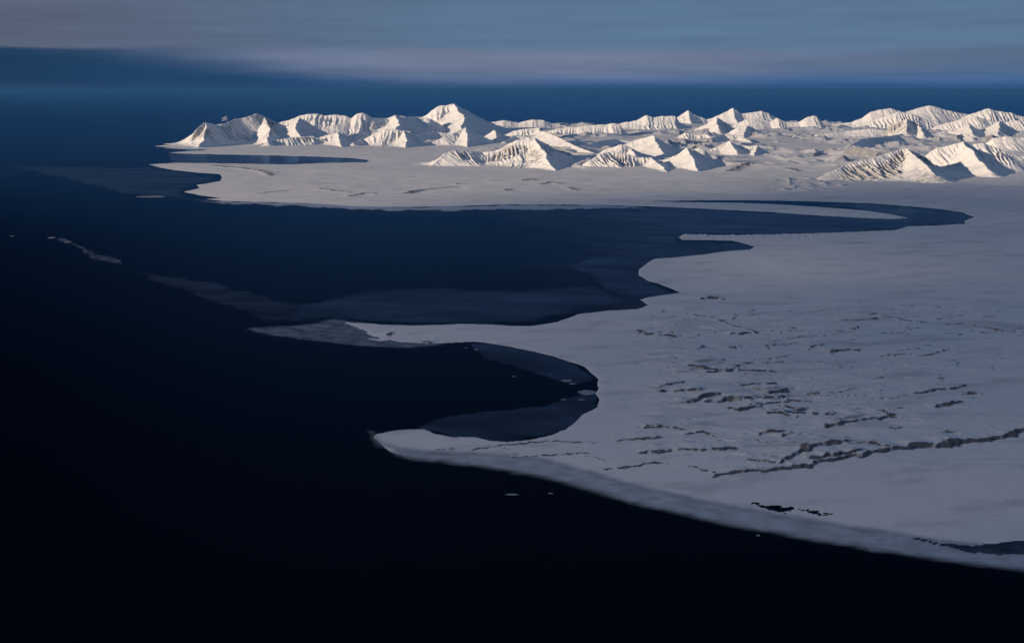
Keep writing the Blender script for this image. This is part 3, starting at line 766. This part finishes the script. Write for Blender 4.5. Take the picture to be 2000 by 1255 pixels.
cn = nt.nodes.new('ShaderNodeTexNoise'); cn.inputs['Scale'].default_value = 1.0; cn.inputs['Detail'].default_value = 5
nt.links.new(mp.outputs[0], cn.inputs['Vector'])
cnoise = math_n(nt, 'SUBTRACT', cn.outputs[0], 0.5)
mp2 = nt.nodes.new('ShaderNodeMapping'); mp2.inputs['Scale'].default_value = (9, 9, 150); nt.links.new(vec, mp2.inputs['Vector'])
cn2 = nt.nodes.new('ShaderNodeTexNoise'); cn2.inputs['Scale'].default_value = 1.0; cn2.inputs['Detail'].default_value = 7; cn2.inputs['Roughness'].default_value = 0.6
nt.links.new(mp2.outputs[0], cn2.inputs['Vector'])
fine = math_n(nt, 'SUBTRACT', cn2.outputs[0], 0.5)
wob = math_n(nt, 'ADD', math_n(nt, 'MULTIPLY', cnoise, 0.010), math_n(nt, 'MULTIPLY', fine, 0.006))
elw = math_n(nt, 'ADD', el, wob)
# the deck's lower rim is crisp in the west and dissolves into a lower veil towards the east
soft = sm(nt, azn, -0.42, -0.10)
deck0 = math_n(nt, 'ADD', math_n(nt, 'MULTIPLY', sm(nt, elw, 0.0315, 0.0355), math_n(nt, 'SUBTRACT', 1.0, soft)), math_n(nt, 'MULTIPLY', sm(nt, elw, 0.028, 0.040), soft))
deck = math_n(nt, 'MULTIPLY', deck0, sm(nt, el, 0.096, 0.079))
elb = math_n(nt, 'SUBTRACT', elw, sm(nt, azn, -0.48, -0.06, 0.029, 0.0))
band = math_n(nt, 'MULTIPLY', sm(nt, elb, -0.004, 0.024), sm(nt, azn, -0.52, -0.10))
def c10(r, g, b):
    f = lambda v: ((v / 255 + .055) / 1.055) ** 2.4 / 1.27 / STR if v > 10 else v / 255 / 12.92 / STR
    return (f(r), f(g), f(b))
dcol = mix_col(nt, sm(nt, azn, -0.45, 0.05), c10(90, 100, 122), c10(93, 120, 150))
bcol = mix_col(nt, sm(nt, azn, 0.05, 0.42), c10(114, 126, 153), c10(92, 112, 142))
tint = mix_col(nt, sm(nt, azn, -0.5, 0.1), (0.22, 0.40, 0.52), (0.40, 0.82, 1.12))
low = sm(nt, el, 0.30, 0.55)
dk = math_n(nt, 'MULTIPLY', sm(nt, el, 0.075, 0.13), sm(nt, el, 0.55, 0.30))
tint = mix_col(nt, dk, tint, mix_col(nt, sm(nt, azn, -0.6, 0.3), (0.05, 0.11, 0.17), (0.16, 0.36, 0.52)))
tint2 = mix_col(nt, low, tint, (1.25, 1.22, 1.20))
mulc = nt.nodes.new('ShaderNodeMix'); mulc.data_type = 'RGBA'; mulc.blend_type = 'MULTIPLY'; mulc.inputs[0].default_value = 1.0
nt.links.new(sky.outputs[0], mulc.inputs[6]); nt.links.new(tint2, mulc.inputs[7])
c1 = mix_col(nt, band, mulc.outputs[2], bcol)
vary = nt.nodes.new('ShaderNodeMix'); vary.data_type = 'RGBA'; vary.blend_type = 'MULTIPLY'; vary.inputs[0].default_value = 1.0
c2a = mix_col(nt, deck, c1, dcol)
c1h = mix_col(nt, sm(nt, el, 0.010, -0.002, 0.0, 0.75), c2a, c10(48, 78, 114))
gain = math_n(nt, 'ADD', 0.96, math_n(nt, 'ADD', math_n(nt, 'MULTIPLY', fine, 0.34), math_n(nt, 'MULTIPLY', cnoise, 0.30)))
nt.links.new(c1h, vary.inputs[6])
cg = nt.nodes.new('ShaderNodeCombineColor')
for i_ in range(3): nt.links.new(gain, cg.inputs[i_])
nt.links.new(cg.outputs[0], vary.inputs[7])
lowm = sm(nt, el, 0.2, 0.1)
c2 = mix_col(nt, lowm, c1h, vary.outputs[2])
bg = nt.nodes.new('ShaderNodeBackground'); nt.links.new(c2, bg.inputs[0]); bg.inputs[1].default_value = STR
wo = nt.nodes.new('ShaderNodeOutputWorld'); nt.links.new(bg.outputs[0], wo.inputs[0])

# ------------------------------------------------------------------ camera and render
cam = bpy.data.cameras.new('camera'); cam.sensor_width = 36; cam.lens = 36 * FPX / 2000
cam.clip_start = 1.0; cam.clip_end = 2e6
co = bpy.data.objects.new('camera', cam); COL.objects.link(co)
co.location = (0, 0, H); co.rotation_euler = (math.pi / 2 - PITCH, 0, 0)
sc = bpy.context.scene; sc.camera = co
sc.view_settings.view_transform = 'Standard'; sc.view_settings.look = 'None'
sc.view_settings.exposure = 0.35; sc.view_settings.gamma = 1.0
sc.cycles.use_denoising = True
sc.cycles.max_bounces = 5; sc.cycles.diffuse_bounces = 2; sc.cycles.glossy_bounces = 2; sc.cycles.volume_bounces = 1
sc.cycles.transparent_max_bounces = 24
